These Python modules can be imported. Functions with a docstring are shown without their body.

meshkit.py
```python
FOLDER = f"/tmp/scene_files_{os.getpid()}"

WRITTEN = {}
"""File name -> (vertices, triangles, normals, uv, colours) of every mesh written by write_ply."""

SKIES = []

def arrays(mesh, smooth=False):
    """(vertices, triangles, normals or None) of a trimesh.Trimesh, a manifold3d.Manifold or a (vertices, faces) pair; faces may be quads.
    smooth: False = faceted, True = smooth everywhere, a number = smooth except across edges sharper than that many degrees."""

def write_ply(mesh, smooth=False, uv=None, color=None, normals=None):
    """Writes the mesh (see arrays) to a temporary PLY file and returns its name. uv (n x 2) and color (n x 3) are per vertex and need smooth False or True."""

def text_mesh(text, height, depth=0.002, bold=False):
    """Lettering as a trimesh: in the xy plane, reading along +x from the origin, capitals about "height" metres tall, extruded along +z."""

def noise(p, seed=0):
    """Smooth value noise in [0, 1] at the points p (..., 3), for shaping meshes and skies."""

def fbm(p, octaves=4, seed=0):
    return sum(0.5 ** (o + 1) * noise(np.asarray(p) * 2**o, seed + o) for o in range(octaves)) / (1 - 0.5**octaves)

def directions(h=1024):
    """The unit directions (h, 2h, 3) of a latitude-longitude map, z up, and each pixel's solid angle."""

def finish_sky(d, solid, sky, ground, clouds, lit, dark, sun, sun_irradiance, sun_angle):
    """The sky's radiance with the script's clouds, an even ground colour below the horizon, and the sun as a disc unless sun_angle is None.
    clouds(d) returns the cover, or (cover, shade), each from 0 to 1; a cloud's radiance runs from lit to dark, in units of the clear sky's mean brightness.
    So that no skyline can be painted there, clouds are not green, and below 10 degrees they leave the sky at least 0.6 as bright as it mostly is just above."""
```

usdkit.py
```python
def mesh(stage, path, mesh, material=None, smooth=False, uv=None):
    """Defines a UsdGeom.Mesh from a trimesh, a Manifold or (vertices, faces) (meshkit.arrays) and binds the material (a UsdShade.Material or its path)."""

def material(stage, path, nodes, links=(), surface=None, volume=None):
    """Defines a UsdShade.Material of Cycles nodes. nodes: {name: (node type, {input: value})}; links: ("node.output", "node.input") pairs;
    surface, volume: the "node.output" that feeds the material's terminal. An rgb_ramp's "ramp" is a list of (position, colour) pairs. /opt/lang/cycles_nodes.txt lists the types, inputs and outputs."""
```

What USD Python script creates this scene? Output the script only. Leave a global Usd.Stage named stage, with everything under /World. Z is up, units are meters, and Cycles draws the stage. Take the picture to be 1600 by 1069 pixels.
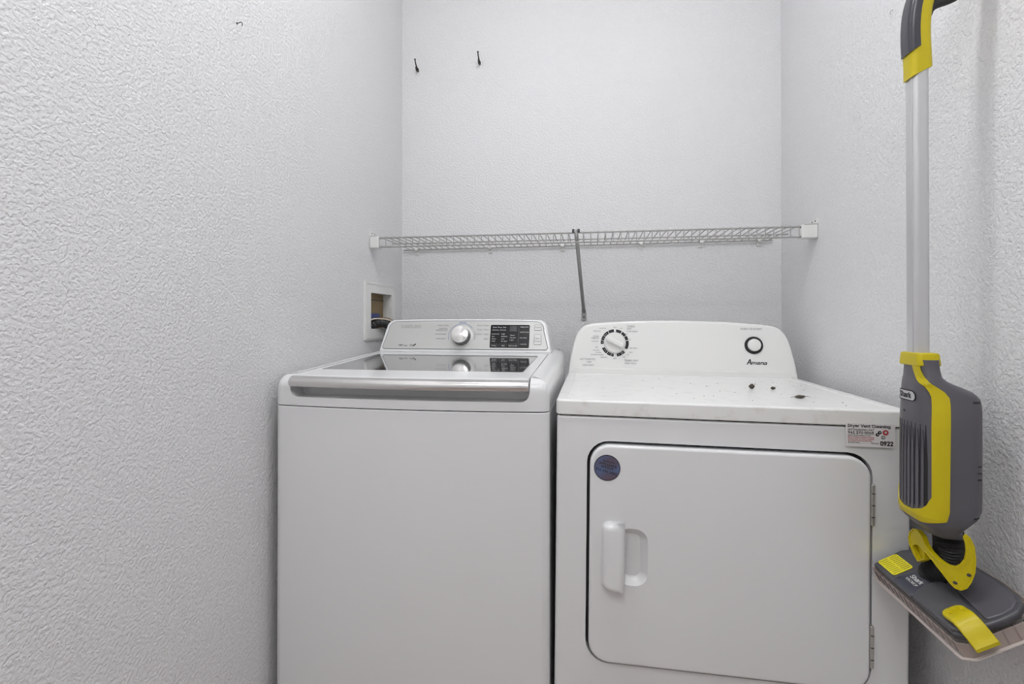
import math, random
import numpy as np, trimesh, usdkit, meshkit
from pxr import Usd, UsdGeom, UsdLux, Gf, Sdf
from shapely.geometry import Polygon, Point, box as sbox
from shapely.ops import unary_union
from shapely import affinity
import manifold3d as m3

random.seed(4); np.random.seed(4)
stage = Usd.Stage.CreateInMemory()
UsdGeom.SetStageUpAxis(stage, UsdGeom.Tokens.z); UsdGeom.SetStageMetersPerUnit(stage, 1.0)
UsdGeom.Xform.Define(stage, '/World'); UsdGeom.Scope.Define(stage, '/World/Looks')

# ------------------------------------------------------------------ camera, light, exposure
YAW, PITCH, F_PX, CAM_Z = math.radians(8.99), 0.0052, 790.0, 1.115
EXPOSURE = 0.79
LAMP_POWER, FILL_POWER = (80.0, 74.0), 4.1
LAMP_POS, FILL_POS = ((-0.36, 0.86), (0.26, 0.88)), (-0.14, -0.50)
cam = UsdGeom.Camera.Define(stage, '/World/camera')
fw = np.array([-math.sin(YAW) * math.cos(PITCH), math.cos(YAW) * math.cos(PITCH), math.sin(PITCH)])
rt = np.array([math.cos(YAW), math.sin(YAW), 0.0]); up = np.cross(rt, fw)
cam.AddTransformOp().Set(Gf.Matrix4d(*rt, 0, *up, 0, *(-fw), 0, 0, 0, CAM_Z, 1))
cam.CreateHorizontalApertureAttr(36.0); cam.CreateVerticalApertureAttr(36.0 * 1069 / 1600)
cam.CreateFocalLengthAttr(36.0 * F_PX / 1600)
cam.CreateVerticalApertureOffsetAttr(-36.0 * 38.6 / 1600)
cam.CreateClippingRangeAttr(Gf.Vec2f(0.02, 50)); cam.CreateExposureAttr(EXPOSURE)

XL, XR, YB, YF, ZC = -0.800, 0.710, 2.0527, -1.70, 2.74

# ------------------------------------------------------------------ materials
def pbr(name, col, rough=0.5, metal=0.0, coat=0.0, spec=0.5, bump=None, emit=None, trans=0.0, alpha=None, mottled=None):
    nodes = {'p': ('principled_bsdf', {'base_color': col, 'roughness': rough, 'metallic': metal, 'coat_weight': coat, 'coat_roughness': 0.08,
                                       'specular_ior_level': spec, 'transmission_weight': trans})}
    links = []
    if emit: nodes['p'][1].update({'emission_color': emit[0], 'emission_strength': emit[1]})
    if alpha is not None: nodes['p'][1]['alpha'] = alpha
    if bump or mottled: nodes['g'] = ('geometry', {})
    if mottled:
        col2, scale, lo, hi = mottled
        nodes['mn'] = ('noise_texture', {'scale': scale, 'detail': 5.0, 'roughness': 0.65})
        nodes['mr'] = ('rgb_ramp', {'ramp': [(0.0, col), (lo, col), (hi, col2), (1.0, col2)]})
        links += [('g.position', 'mn.vector'), ('mn.fac', 'mr.fac'), ('mr.color', 'p.base_color')]
    if bump:
        scale, strength, dist = bump
        nodes['bn'] = ('noise_texture', {'scale': scale, 'detail': 3.0})
        nodes['b'] = ('bump', {'strength': strength, 'distance': dist})
        links += [('g.position', 'bn.vector'), ('bn.fac', 'b.height'), ('b.normal', 'p.normal')]
    return usdkit.material(stage, '/World/Looks/' + name, nodes, links, surface='p.BSDF')

def wall_paint(name, col):
    return usdkit.material(stage, '/World/Looks/' + name, {
        'g': ('geometry', {}),
        'n1': ('noise_texture', {'scale': 150.0, 'detail': 1.5, 'roughness': 0.5, 'distortion': 0.3}),
        'r1': ('rgb_ramp', {'ramp': [(0.0, (0, 0, 0)), (0.36, (0, 0, 0)), (0.60, (0.9, 0.9, 0.9)), (1.0, (1, 1, 1))]}),
        'b1': ('bump', {'strength': 0.6, 'distance': 0.0017}),
        'p': ('principled_bsdf', {'base_color': col, 'roughness': 0.38, 'specular_ior_level': 0.45})},
        [('g.position', 'n1.vector'), ('n1.fac', 'r1.fac'), ('r1.color', 'b1.height'), ('b1.normal', 'p.normal')], surface='p.BSDF')

M = {}
M['wall'] = wall_paint('wall_paint', (0.79, 0.79, 0.80))
M['ceiling'] = pbr('ceiling_paint', (0.82, 0.82, 0.82), 0.7, bump=(70, 0.4, 0.002))
M['floor'] = usdkit.material(stage, '/World/Looks/floor_wood', {
    'g': ('geometry', {}), 'mp': ('mapping', {'scale': (9.0, 1.2, 1.0)}), 'n': ('noise_texture', {'scale': 6.0, 'detail': 6.0}),
    'r': ('rgb_ramp', {'ramp': [(0.3, (0.33, 0.255, 0.215)), (0.7, (0.50, 0.415, 0.365))]}), 'p': ('principled_bsdf', {'roughness': 0.4})},
    [('g.position', 'mp.vector'), ('mp.vector', 'n.vector'), ('n.fac', 'r.fac'), ('r.color', 'p.base_color')], surface='p.BSDF')
M['enamel'] = pbr('white_enamel', (0.815, 0.82, 0.825), 0.28, coat=0.35)
M['enamel_top'] = pbr('white_enamel_dusty', (0.86, 0.86, 0.845), 0.36, coat=0.2, mottled=((0.73, 0.705, 0.67), 27.0, 0.54, 0.76))
M['plastic'] = pbr('white_plastic', (0.82, 0.82, 0.80), 0.3, coat=0.2)
M['warm_plastic'] = pbr('warm_white_plastic', (0.85, 0.85, 0.83), 0.33, coat=0.15)
M['silver'] = pbr('silver_panel', (0.58, 0.58, 0.565), 0.36, metal=0.2)
M['chrome'] = pbr('brushed_chrome', (0.72, 0.70, 0.69), 0.2, metal=1.0)
M['knob_metal'] = pbr('polished_knob', (0.78, 0.77, 0.75), 0.16, metal=1.0)
M['knob_side'] = pbr('knob_dark_chrome', (0.20, 0.20, 0.20), 0.22, metal=1.0)
M['lid_glass'] = pbr('smoked_lid_glass', (0.07, 0.07, 0.072), 0.03, coat=1.0, spec=0.6)
M['black_gloss'] = pbr('black_gloss', (0.012, 0.012, 0.013), 0.22, spec=0.22)
M['screen_dark'] = pbr('display_dark', (0.035, 0.036, 0.038), 0.2)
M['black'] = pbr('black_matte', (0.015, 0.015, 0.016), 0.55)
M['seam'] = pbr('dark_seam', (0.05, 0.05, 0.052), 0.7)  # near-black for shade painted into panel gaps, and other dark lines
M['ink'] = pbr('print_black', (0.02, 0.02, 0.022), 0.6)
M['ink_grey'] = pbr('print_grey', (0.23, 0.23, 0.24), 0.6)
M['ink_blue'] = pbr('print_blue', (0.13, 0.20, 0.44), 0.5)
M['ink_white'] = pbr('print_white', (0.72, 0.72, 0.72), 0.6)
M['ink_red'] = pbr('print_red', (0.45, 0.06, 0.07), 0.6)
M['ink_pink'] = pbr('print_pink', (0.62, 0.30, 0.32), 0.6)
M['emboss'] = pbr('embossed_silver', (0.42, 0.42, 0.41), 0.35, metal=0.3)
M['wire'] = pbr('shelf_vinyl_wire', (0.41, 0.405, 0.39), 0.4)
M['galv'] = pbr('grey_strut', (0.40, 0.40, 0.39), 0.45, metal=0.3)
M['screw'] = pbr('screw_steel', (0.10, 0.10, 0.10), 0.4, metal=0.6)
M['hook'] = pbr('hook_bronze', (0.045, 0.04, 0.035), 0.4, metal=0.5)
M['hinge'] = pbr('hinge_nickel', (0.52, 0.51, 0.48), 0.33, metal=0.6)
M['board'] = pbr('box_back_brown', (0.30, 0.215, 0.115), 0.7, mottled=((0.21, 0.145, 0.075), 22.0, 0.4, 0.7))
M['blue'] = pbr('valve_blue', (0.03, 0.05, 0.20), 0.4)
M['hose'] = pbr('hose_black', (0.03, 0.03, 0.032), 0.38)
M['hose_brown'] = pbr('hose_braided', (0.23, 0.16, 0.12), 0.4, metal=0.2)
M['pale_arc'] = pbr('pale_cream', (0.72, 0.64, 0.52), 0.5)
M['stk'] = pbr('sticker_paper', (0.76, 0.74, 0.75), 0.45)
M['round_stk'] = usdkit.material(stage, '/World/Looks/round_sticker_foil', {
    'g': ('geometry', {}), 'n': ('noise_texture', {'scale': 26.0, 'detail': 1.0}),
    'r': ('rgb_ramp', {'ramp': [(0.3, (0.17, 0.115, 0.145)), (0.5, (0.14, 0.13, 0.20)), (0.7, (0.13, 0.19, 0.38))]}),
    'p': ('principled_bsdf', {'roughness': 0.3, 'metallic': 0.35})},
    [('g.position', 'n.vector'), ('n.fac', 'r.fac'), ('r.color', 'p.base_color')], surface='p.BSDF')
M['mop_grey'] = pbr('mop_grey_plastic', (0.105, 0.10, 0.115), 0.38, bump=(900, 0.08, 0.0004))
M['mop_dark'] = pbr('mop_dark_plastic', (0.05, 0.05, 0.062), 0.25)
M['mop_top'] = pbr('mop_head_plastic', (0.085, 0.085, 0.095), 0.34)
M['mop_gloss'] = pbr('mop_gloss_plastic', (0.055, 0.06, 0.085), 0.12, coat=0.6)
M['yellow'] = pbr('mop_yellow_plastic', (0.60, 0.485, 0.005), 0.36, spec=0.4)
M['yellow_lab'] = pbr('mop_yellow_label', (0.82, 0.74, 0.02), 0.5)
M['pole'] = pbr('pole_aluminium', (0.62, 0.62, 0.63), 0.32, metal=0.55)
M['pad'] = pbr('mop_pad_white', (0.78, 0.73, 0.68), 0.8)
M['tray'] = usdkit.material(stage, '/World/Looks/clear_tray', {
    't': ('transparent_bsdf', {'color': (0.93, 0.90, 0.88)}), 'd': ('principled_bsdf', {'base_color': (0.60, 0.50, 0.46), 'roughness': 0.12}),
    'm': ('mix_closure', {'fac': 0.42})}, [('t.BSDF', 'm.closure1'), ('d.BSDF', 'm.closure2')], surface='m.closure')
M['tray_rim'] = pbr('tray_rim', (0.60, 0.53, 0.49), 0.4)
M['badge'] = pbr('badge_grey', (0.55, 0.55, 0.56), 0.35)
M['scrap'] = pbr('dried_scrap', (0.085, 0.07, 0.055), 0.8)
for k in (0, 1): M[f'lamp_on_{k}'] = pbr(f'lamp_diffuser_{k}', (0.8, 0.8, 0.8), 0.5, emit=((0.985, 0.99, 1.0), LAMP_POWER[k]))
M['fill_on'] = pbr('fill_panel_diffuser', (0.8, 0.8, 0.8), 0.5, emit=((0.985, 0.99, 1.0), FILL_POWER))
M['lamp_rim'] = pbr('lamp_rim', (0.7, 0.7, 0.7), 0.4)
M['door_paint'] = pbr('door_paint', (0.74, 0.73, 0.71), 0.4)

# ------------------------------------------------------------------ scene helpers
taken = set()
def numbered(path):
    if path not in taken:
        taken.add(path); return path
    k = 1
    while f'{path}_{k:03d}' in taken: k += 1
    taken.add(f'{path}_{k:03d}'); return f'{path}_{k:03d}'

def obj(name, mesh, mat, parent=None, smooth=32, label=None):
    base = str(parent.GetPath()) if parent is not None else '/World'
    p = usdkit.mesh(stage, numbered(base + '/' + name), mesh, M[mat], smooth=smooth).GetPrim()
    if label: p.SetCustomDataByKey('label', label)
    return p

def tag(p, label=None, cat=None, group=None, kind=None):
    for k, v in (('label', label), ('category', cat), ('group', group), ('kind', kind)):
        if v: p.SetCustomDataByKey(k, v)
    return p

def thing(name, label, cat, loc=(0, 0, 0), rot_y=0.0, group=None):
    x = UsdGeom.Xform.Define(stage, numbered('/World/' + name)); x.AddTranslateOp().Set(Gf.Vec3d(*map(float, loc)))
    if rot_y: x.AddRotateYOp().Set(math.degrees(rot_y))
    return tag(x.GetPrim(), label, cat, group)

def copy_thing(root, loc, label, group=None):
    was = root.GetCustomData()
    r = thing(root.GetName(), label, was['category'], loc, 0.0, group or was.get('group'))
    r.GetReferences().AddInternalReference(root.GetPath()); r.SetInstanceable(True)
    return r

def struct(name, mesh, mat, smooth=32):
    return tag(obj(name, mesh, mat, None, smooth), kind='structure')

# ------------------------------------------------------------------ mesh helpers
def T(mesh, o, u=(1, 0, 0), v=(0, 0, 1)):
    """place a mesh modelled in local (a, b, c) onto the frame o, u, v, u x v"""
    u = np.asarray(u, float); v = np.asarray(v, float); u = u / np.linalg.norm(u); v = v - u * (u @ v); v = v / np.linalg.norm(v)
    A = np.eye(4); A[:3, 0], A[:3, 1], A[:3, 2], A[:3, 3] = u, v, np.cross(u, v), o
    m = mesh.copy(); m.apply_transform(A); return m

def mv(mesh, x=0, y=0, z=0):
    m = mesh.copy(); m.apply_translation((x, y, z)); return m

def cat(*ms):
    L = []
    for m in ms: L += list(m) if isinstance(m, (list, tuple)) else [m]
    return trimesh.util.concatenate(L)

def loft(rings, caps=True):
    R = np.asarray(rings, float); k, n = R.shape[:2]
    v = R.reshape(-1, 3); f = []
    for i in range(k - 1):
        a = i * n + np.arange(n); b = i * n + (np.arange(n) + 1) % n
        f += list(np.stack([a, b, b + n], 1)) + list(np.stack([a, b + n, a + n], 1))
    v = list(v)
    if caps:
        for ring, flip in ((0, True), (k - 1, False)):
            c = len(v); v.append(R[ring].mean(0))
            for j in range(n):
                a, b = ring * n + j, ring * n + (j + 1) % n
                f.append((c, b, a) if flip else (c, a, b))
    m = trimesh.Trimesh(np.array(v), np.array(f), process=False)
    if m.volume < 0: m.invert()
    return m

def rrect(w, h, r, n=6):
    r = max(min(r, w / 2 - 1e-5, h / 2 - 1e-5), 1e-5); P = []
    for cx, cy, a0 in ((w/2-r, h/2-r, 0), (-w/2+r, h/2-r, 90), (-w/2+r, -h/2+r, 180), (w/2-r, -h/2+r, 270)):
        for k in range(n + 1):
            a = math.radians(a0 + 90 * k / n); P.append((cx + r * math.cos(a), cy + r * math.sin(a)))
    return np.array(P)

def inset(P, d):
    e = np.roll(P, -1, 0) - P; L = np.linalg.norm(e, axis=1, keepdims=True); e = e / np.maximum(L, 1e-12)
    nrm = np.stack([-e[:, 1], e[:, 0]], 1)                                     # inward for CCW
    b = nrm + np.roll(nrm, 1, 0); b /= np.maximum(np.linalg.norm(b, axis=1, keepdims=True), 1e-9)
    c = np.clip((b * nrm).sum(1, keepdims=True), 0.5, 1)
    return P + b * d / c

def slab(P, t, bev=0.0, n=4, back=0.0):
    """outline P (CCW) extruded 0..t with a rounded front edge (and back edge)"""
    rings = []
    if back > 0:
        for k in range(n):
            a = math.pi / 2 * k / n; rings.append((back * (1 - math.sin(a)), back * (1 - math.cos(a))))
    rings.append((0.0, back))
    if bev > 0:
        for k in range(n + 1):
            a = math.pi / 2 * k / n; rings.append((bev * (1 - math.cos(a)), t - bev * (1 - math.sin(a))))
    else: rings.append((0.0, t))
    return loft([np.column_stack([inset(P, d) if d > 0 else P, np.full(len(P), z)]) for d, z in rings])

def rslab(w, h, r, t, bev=0.0, n=6, **k): return slab(rrect(w, h, r, n), t, bev, **k)

def rbox(x0, x1, y0, y1, z0, z1, bev=0.003):
    m = rslab(x1 - x0, y1 - y0, bev * 1.5, z1 - z0, bev, back=bev); m.apply_translation(((x0 + x1) / 2, (y0 + y1) / 2, z0)); return m

def bx(x0, x1, y0, y1, z0, z1):
    return trimesh.creation.box(bounds=((x0, y0, z0), (x1, y1, z1)))

def ext(poly, t):
    gs = getattr(poly, 'geoms', [poly])
    return trimesh.util.concatenate([trimesh.creation.extrude_polygon(g, t, engine='earcut') for g in gs if g.area > 0])

def frame_plate(w, h, r, line, t):
    return ext(Polygon(rrect(w, h, r)).difference(Polygon(rrect(w - 2 * line, h - 2 * line, max(r - line, 1e-4)))), t)

def tube(path, rad, n=10, closed=False):
    P = np.asarray(path, float); k = len(P); rad = np.broadcast_to(rad, k)
    tg = np.gradient(P, axis=0); tg /= np.linalg.norm(tg, axis=1, keepdims=True)
    ref = np.array([0, 0, 1.0]) if abs(tg[0][2]) < 0.9 else np.array([1.0, 0, 0])
    u = np.cross(tg[0], ref); u /= np.linalg.norm(u); rings = []
    for i in range(k):
        u = u - tg[i] * (u @ tg[i]); u /= np.linalg.norm(u); w = np.cross(tg[i], u)
        a = np.arange(n) * 2 * math.pi / n
        rings.append(P[i] + rad[i] * (np.cos(a)[:, None] * u + np.sin(a)[:, None] * w))
    return loft(rings)

def spline(pts, n=24):
    from scipy.interpolate import CubicSpline
    pts = np.asarray(pts, float); s = np.r_[0, np.cumsum(np.linalg.norm(np.diff(pts, axis=0), axis=1))]
    return CubicSpline(s, pts)(np.linspace(0, s[-1], n))

def lathe(profile, n=40):
    """profile (r, z) revolved about local z"""
    a = np.arange(n) * 2 * math.pi / n
    return loft([np.column_stack([max(r, 1e-5) * np.cos(a), max(r, 1e-5) * np.sin(a), np.full(n, z)]) for r, z in profile])

def man(m):
    m = m.copy(); m.merge_vertices()
    return m3.Manifold(m3.Mesh(np.asarray(m.vertices, np.float32), np.asarray(m.faces, np.uint32)))

def tri(mf):
    q = mf.to_mesh(); return trimesh.Trimesh(q.vert_properties[:, :3], q.tri_verts, process=False)

def cut(a, *bs):
    a = man(a)
    for b in bs: a = a - man(b)
    return tri(a)

def text(s, h, align='l', bold=False, slant=0.0, width=None, depth=0.0003):
    m = meshkit.text_mesh(s, h, depth, bold)
    if width: m.apply_scale((width / m.extents[0], 1, 1))
    w = m.bounds[1][0]
    m.apply_translation((-{'l': 0, 'c': w / 2, 'r': w}[align], 0, 0))
    if slant: m.vertices[:, 0] += slant * m.vertices[:, 1]
    return m

def arc_band(r0, r1, a0, a1, n=24):
    a = np.radians(np.linspace(a0, a1, n))
    return Polygon(np.vstack([np.column_stack([r1 * np.cos(a), r1 * np.sin(a)]), np.column_stack([r0 * np.cos(a[::-1]), r0 * np.sin(a[::-1])])]))

# ------------------------------------------------------------------ room
WT = 0.14
hole = bx(XL - 0.075, XL + 0.02, 1.735, 1.930, 1.080, 1.217)
struct('wall_left', cut(bx(XL - WT, XL, YF, YB + WT, 0, ZC), hole), 'wall', smooth=False)
struct('wall_right', bx(XR, XR + WT, YF, YB + WT, 0, ZC), 'wall', smooth=False)
struct('wall_back', bx(XL, XR, YB, YB + WT, 0, ZC), 'wall', smooth=False)
struct('wall_front', cut(bx(XL, XR, YF - WT, YF, 0, ZC), bx(-0.43, 0.43, YF - 0.2, YF + 0.1, -0.1, 2.04)), 'wall', smooth=False)
struct('floor', bx(XL - WT, XR + WT, YF - WT, YB + WT, -0.06, 0), 'floor', smooth=False)
struct('ceiling', bx(XL - WT, XR + WT, YF - WT, YB + WT, ZC, ZC + 0.06), 'ceiling', smooth=False)
d1 = struct('door_1', rbox(-0.425, 0.425, YF - 0.10, YF - 0.06, 0.008, 2.035, 0.002), 'door_paint')
for z0, z1 in ((0.16, 0.92), (1.06, 1.90)):
    for x0, x1 in ((-0.33, -0.05), (0.05, 0.33)):
        obj('door_panel', T(rslab(x1 - x0, z1 - z0, 0.01, 0.012, 0.008), ((x0 + x1) / 2, YF - 0.062, (z0 + z1) / 2), (-1, 0, 0)), 'door_paint', d1)
obj('door_handle', T(lathe([(0.001, 0), (0.03, 0), (0.03, 0.006), (0.011, 0.01), (0.011, 0.035), (0.026, 0.045), (0.027, 0.06), (0.018, 0.068), (0.001, 0.07)]), (0.36, YF - 0.06, 0.98), (-1, 0, 0)), 'chrome', d1)

# ------------------------------------------------------------------ ceiling lamps, added fill panel
def dome(r, h, n=8):
    prof = [(0.0, 0.0), (r, 0.0)] + [(r * math.cos(a), -h * math.sin(a)) for a in np.linspace(0.05, math.pi / 2 - 0.02, n)] + [(0.0, -h)]
    return lathe(prof, 48)
for k, ((lx, ly), lab) in enumerate(zip(LAMP_POS, ('small round flush ceiling light on the side of the washer', 'small round flush ceiling light on the side of the dryer'))):
    lamp = thing('ceiling_light', lab, 'lamp', (lx, ly, ZC))
    obj('base', lathe([(0.0, -0.022), (0.095, -0.022), (0.102, -0.014), (0.102, -0.0005), (0.0, -0.0005)]), 'lamp_rim', lamp)
    obj('diffuser', mv(dome(0.058, 0.052), z=-0.0225), f'lamp_on_{k}', lamp)
panel = thing('added_fill_panel', 'large square added fill panel on the ceiling behind the camera by the door', 'lamp', (FILL_POS[0], FILL_POS[1], ZC))  # added fill panel, brightens the appliance fronts from behind the camera
obj('frame', mv(frame_plate(0.90, 0.90, 0.01, 0.02, 0.03), z=-0.031), 'lamp_rim', panel)
obj('diffuser', bx(-0.428, 0.428, -0.428, 0.428, -0.022, -0.004), 'fill_on', panel, smooth=False)

# ------------------------------------------------------------------ washer
WX, WY = -0.4365, 1.147
HW, BOW = 0.3405, 0.021
def bowed(d=0.0, hw=HW, back=0.70, r=0.018, bow=BOW, n=28):
    """plan outline, CCW seen from above, front (towards -y) bowed outwards; d = inset"""
    P = []
    for x in np.linspace(-hw + r, hw - r, n): P.append((x, bow * ((x / hw) ** 2 - 1)))
    for cx, cy, a0 in ((hw - r, r + BOW * 0, 270), (hw - r, back - r, 0), (-hw + r, back - r, 90), (-hw + r, r, 180)):
        for k in range(1 if a0 == 270 else 0, 6 if a0 == 180 else 7):
            a = math.radians(a0 + 90 * k / 6); P.append((cx + r * math.cos(a), cy + r * math.sin(a)))
    P = np.array(P)
    return inset(P, d) if d > 0 else P
def lid_z(y): return 0.979 + 0.044 * (y + 0.021)

washer = thing('washing_machine', 'white top-loading washing machine with silver control panel and smoked glass lid', 'washing machine', (WX, WY, 0))
cab = loft([np.column_stack([bowed(d), np.full(len(bowed()), z)]) for z, d in ((0.03, 0.004), (0.034, 0.0), (0.9015, 0.0), (0.9035, 0.0015))])
obj('cabinet', cab, 'enamel', washer)
# top cover: rounded shell with finger pocket and lid recess
rings = [(0.9055, 0.0012, None), (0.9070, 0.0, None), (0.930, 0.0005, None)]
RR = 0.034
cov = [np.column_stack([bowed(d), np.full(len(bowed()), z)]) for z, d, _ in rings]
for k in range(9):
    a = math.pi / 2 * k / 8; o = bowed(0.001 + RR * (1 - math.cos(a)))
    cov.append(np.column_stack([o, np.maximum(lid_z(o[:, 1]) + 0.001 - RR * (1 - math.sin(a)), 0.931 + 0.0005 * k)]))
cover = loft(cov)
pocket = T(rslab(0.592, 0.10, 0.022, 0.16), (0, 0.042, 0.927 + 0.05), (1, 0, 0), (0, 0, 1))      # runs from y=0.075 forwards
LW = 0.2965
recess = loft([np.array([[x, y, z] for x, y in ((-LW, 0.02), (LW, 0.02), (LW, 0.524), (-LW, 0.524))]) + [[0, 0, lid_z(y) + dz] for y in (0.02, 0.02, 0.524, 0.524)] for dz, z in ((-0.03, 0), (0.08, 0))])
recess_front = bx(-LW, LW, -0.08, 0.03, 0.965, 1.05)
cover = cut(cover, pocket, recess, recess_front)
inner = loft([np.column_stack([bowed(0.005), np.full(len(bowed()), z)]) for z in (0.895, 0.912)])
cv = obj('top_cover', cover, 'enamel', washer, smooth=30)
obj('seam_shade', inner, 'seam', washer, label='dark strip painted as shade in the seam below the white top cover')  # dark-coloured strip stands for the shade inside the seam
# lid
def lid_outline(d=0.0):
    P = [(x, BOW * ((x / HW) ** 2 - 1) + 0.0065) for x in np.linspace(-LW + 0.003, LW - 0.003, 25)] + [(LW - 0.003, 0.521), (-LW + 0.003, 0.521)]
    P = np.array(P); return inset(P, d) if d > 0 else P
L3 = lambda d, dz: np.column_stack([lid_outline(d), lid_z(lid_outline(d)[:, 1]) + dz])
glass_cx, glass_w, gy0, gy1 = -0.0045, 0.540, 0.104, 0.462
lidm = loft([L3(0.0, -0.022), L3(0.0, -0.003), L3(0.0008, -0.001), L3(0.003, 0.0)])
gcy = (gy0 + gy1) / 2; sl = np.array([0, 1, 0.044])
gl = rslab(glass_w + 0.004, gy1 - gy0 + 0.004, 0.010, 0.03)
lidm = cut(lidm, T(gl, (glass_cx, gcy, lid_z(gcy) - 0.004), (1, 0, 0), sl))
lid = obj('lid', lidm, 'enamel', washer, smooth=30)
obj('lid_glass', T(rslab(glass_w, gy1 - gy0, 0.009, 0.0035, 0.0007), (glass_cx, gcy, lid_z(gcy) - 0.0037), (1, 0, 0), sl), 'lid_glass', lid, label='smoked glass lid window')
# chrome handle strip, swept along the bow
prof = [(0.010, -0.0005)] + [(-0.0165 + 0.0165 * math.cos(a) - 0.0, -0.013 + 0.0125 * math.sin(a)) for a in np.radians((80, 95, 110, 125, 140, 155, 170, 180))] 
prof = [(0.008, -0.0012), (0.001, -0.0012), (-0.005, -0.0030), (-0.010, -0.0065), (-0.0135, -0.011), (-0.0150, -0.0160), (-0.0145, -0.0215), (-0.0120, -0.0255), (-0.0075, -0.0270), (0.002, -0.0255), (0.008, -0.0225)]
def handle_ring(x, s=1.0):
    y0 = BOW * ((x / HW) ** 2 - 1)
    return [(x, y0 + 0.004 + py * s, lid_z(y0) - 0.0005 + (pz + 0.013) * s - 0.013) for py, pz in prof]
xs = np.linspace(-0.2935, 0.2935, 33)
obj('lid_handle', loft([handle_ring(-0.2945, 0.93)] + [handle_ring(x) for x in xs] + [handle_ring(0.2945, 0.93)]), 'chrome', washer, smooth=40, label='curved chrome lid handle strip')
# console
cu, cvv = np.array([1.0, 0, 0]), np.array([0, 0.04, 0.112])
cO = np.array([0, 0.533, 1.004])
def con_outline(hb, ht, h, r, arch=0.003):
    pts = [(-hb, 0.0), (hb, 0.0)]
    P = [(-hb + 0.006, 0), (hb - 0.006, 0), (hb, 0.006)]
    a0 = math.atan2(h - r, hb - ht)
    for k in range(9):
        a = math.radians(-8 + 98 * k / 8); P.append((ht - r + r * math.cos(a), h - r + r * math.sin(a)))
    for x in np.linspace(ht - r, -(ht - r), 9)[1:-1]: P.append((x, h + arch * (1 - (x / ht) ** 2)))
    for k in range(9):
        a = math.radians(90 + 98 * k / 8); P.append((-(ht - r) + r * math.cos(a), h - r + r * math.sin(a)))
    P.append((-hb, 0.006)); return np.array(P)
co = con_outline(0.303, 0.2865, 0.1195, 0.030)
wn = np.cross(cu, cvv / np.linalg.norm(cvv))
front = T(slab(co, 0.022, 0.006), cO - wn * -0.0 - wn * 0.022, cu, cvv)
hull = man(front)
bk = con_outline(0.303, 0.2865, 0.104, 0.03)
backm = T(slab(bk, 0.02), (0, 0.70, 1.004), cu, (0, 0, 1))
basem = bx(-0.303, 0.303, 0.53, 0.70, 0.985, 1.006)
console = tri(m3.Manifold.hull(man(front) + man(backm)))
cs = obj('console', console, 'enamel', washer, smooth=30, label='white rear console housing')
cF = lambda m, a=0, b=0, c=0.0: T(m, cO + cu * a + cvv / np.linalg.norm(cvv) * b + wn * c, cu, cvv)
pn = con_outline(0.2900, 0.2745, 0.0985, 0.026)
obj('panel_gap', cF(slab(inset(pn, -0.0020), 0.0008), 0, 0.0115, 0.0001), 'ink_grey', cs, label='thin dark line around the silver panel')
obj('control_panel', cF(slab(pn, 0.0018, 0.001), 0, 0.0115, 0.0), 'silver', washer, label='brushed silver control panel')
PF = 0.0019
kn = obj('dial', cF(lathe([(0.0, 0), (0.0395, 0), (0.0395, 0.0012), (0.034, 0.0022), (0.0335, 0.003), (0.0, 0.003)], 56), -0.008, 0.056, PF), 'silver', washer, label='round cycle dial')
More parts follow.
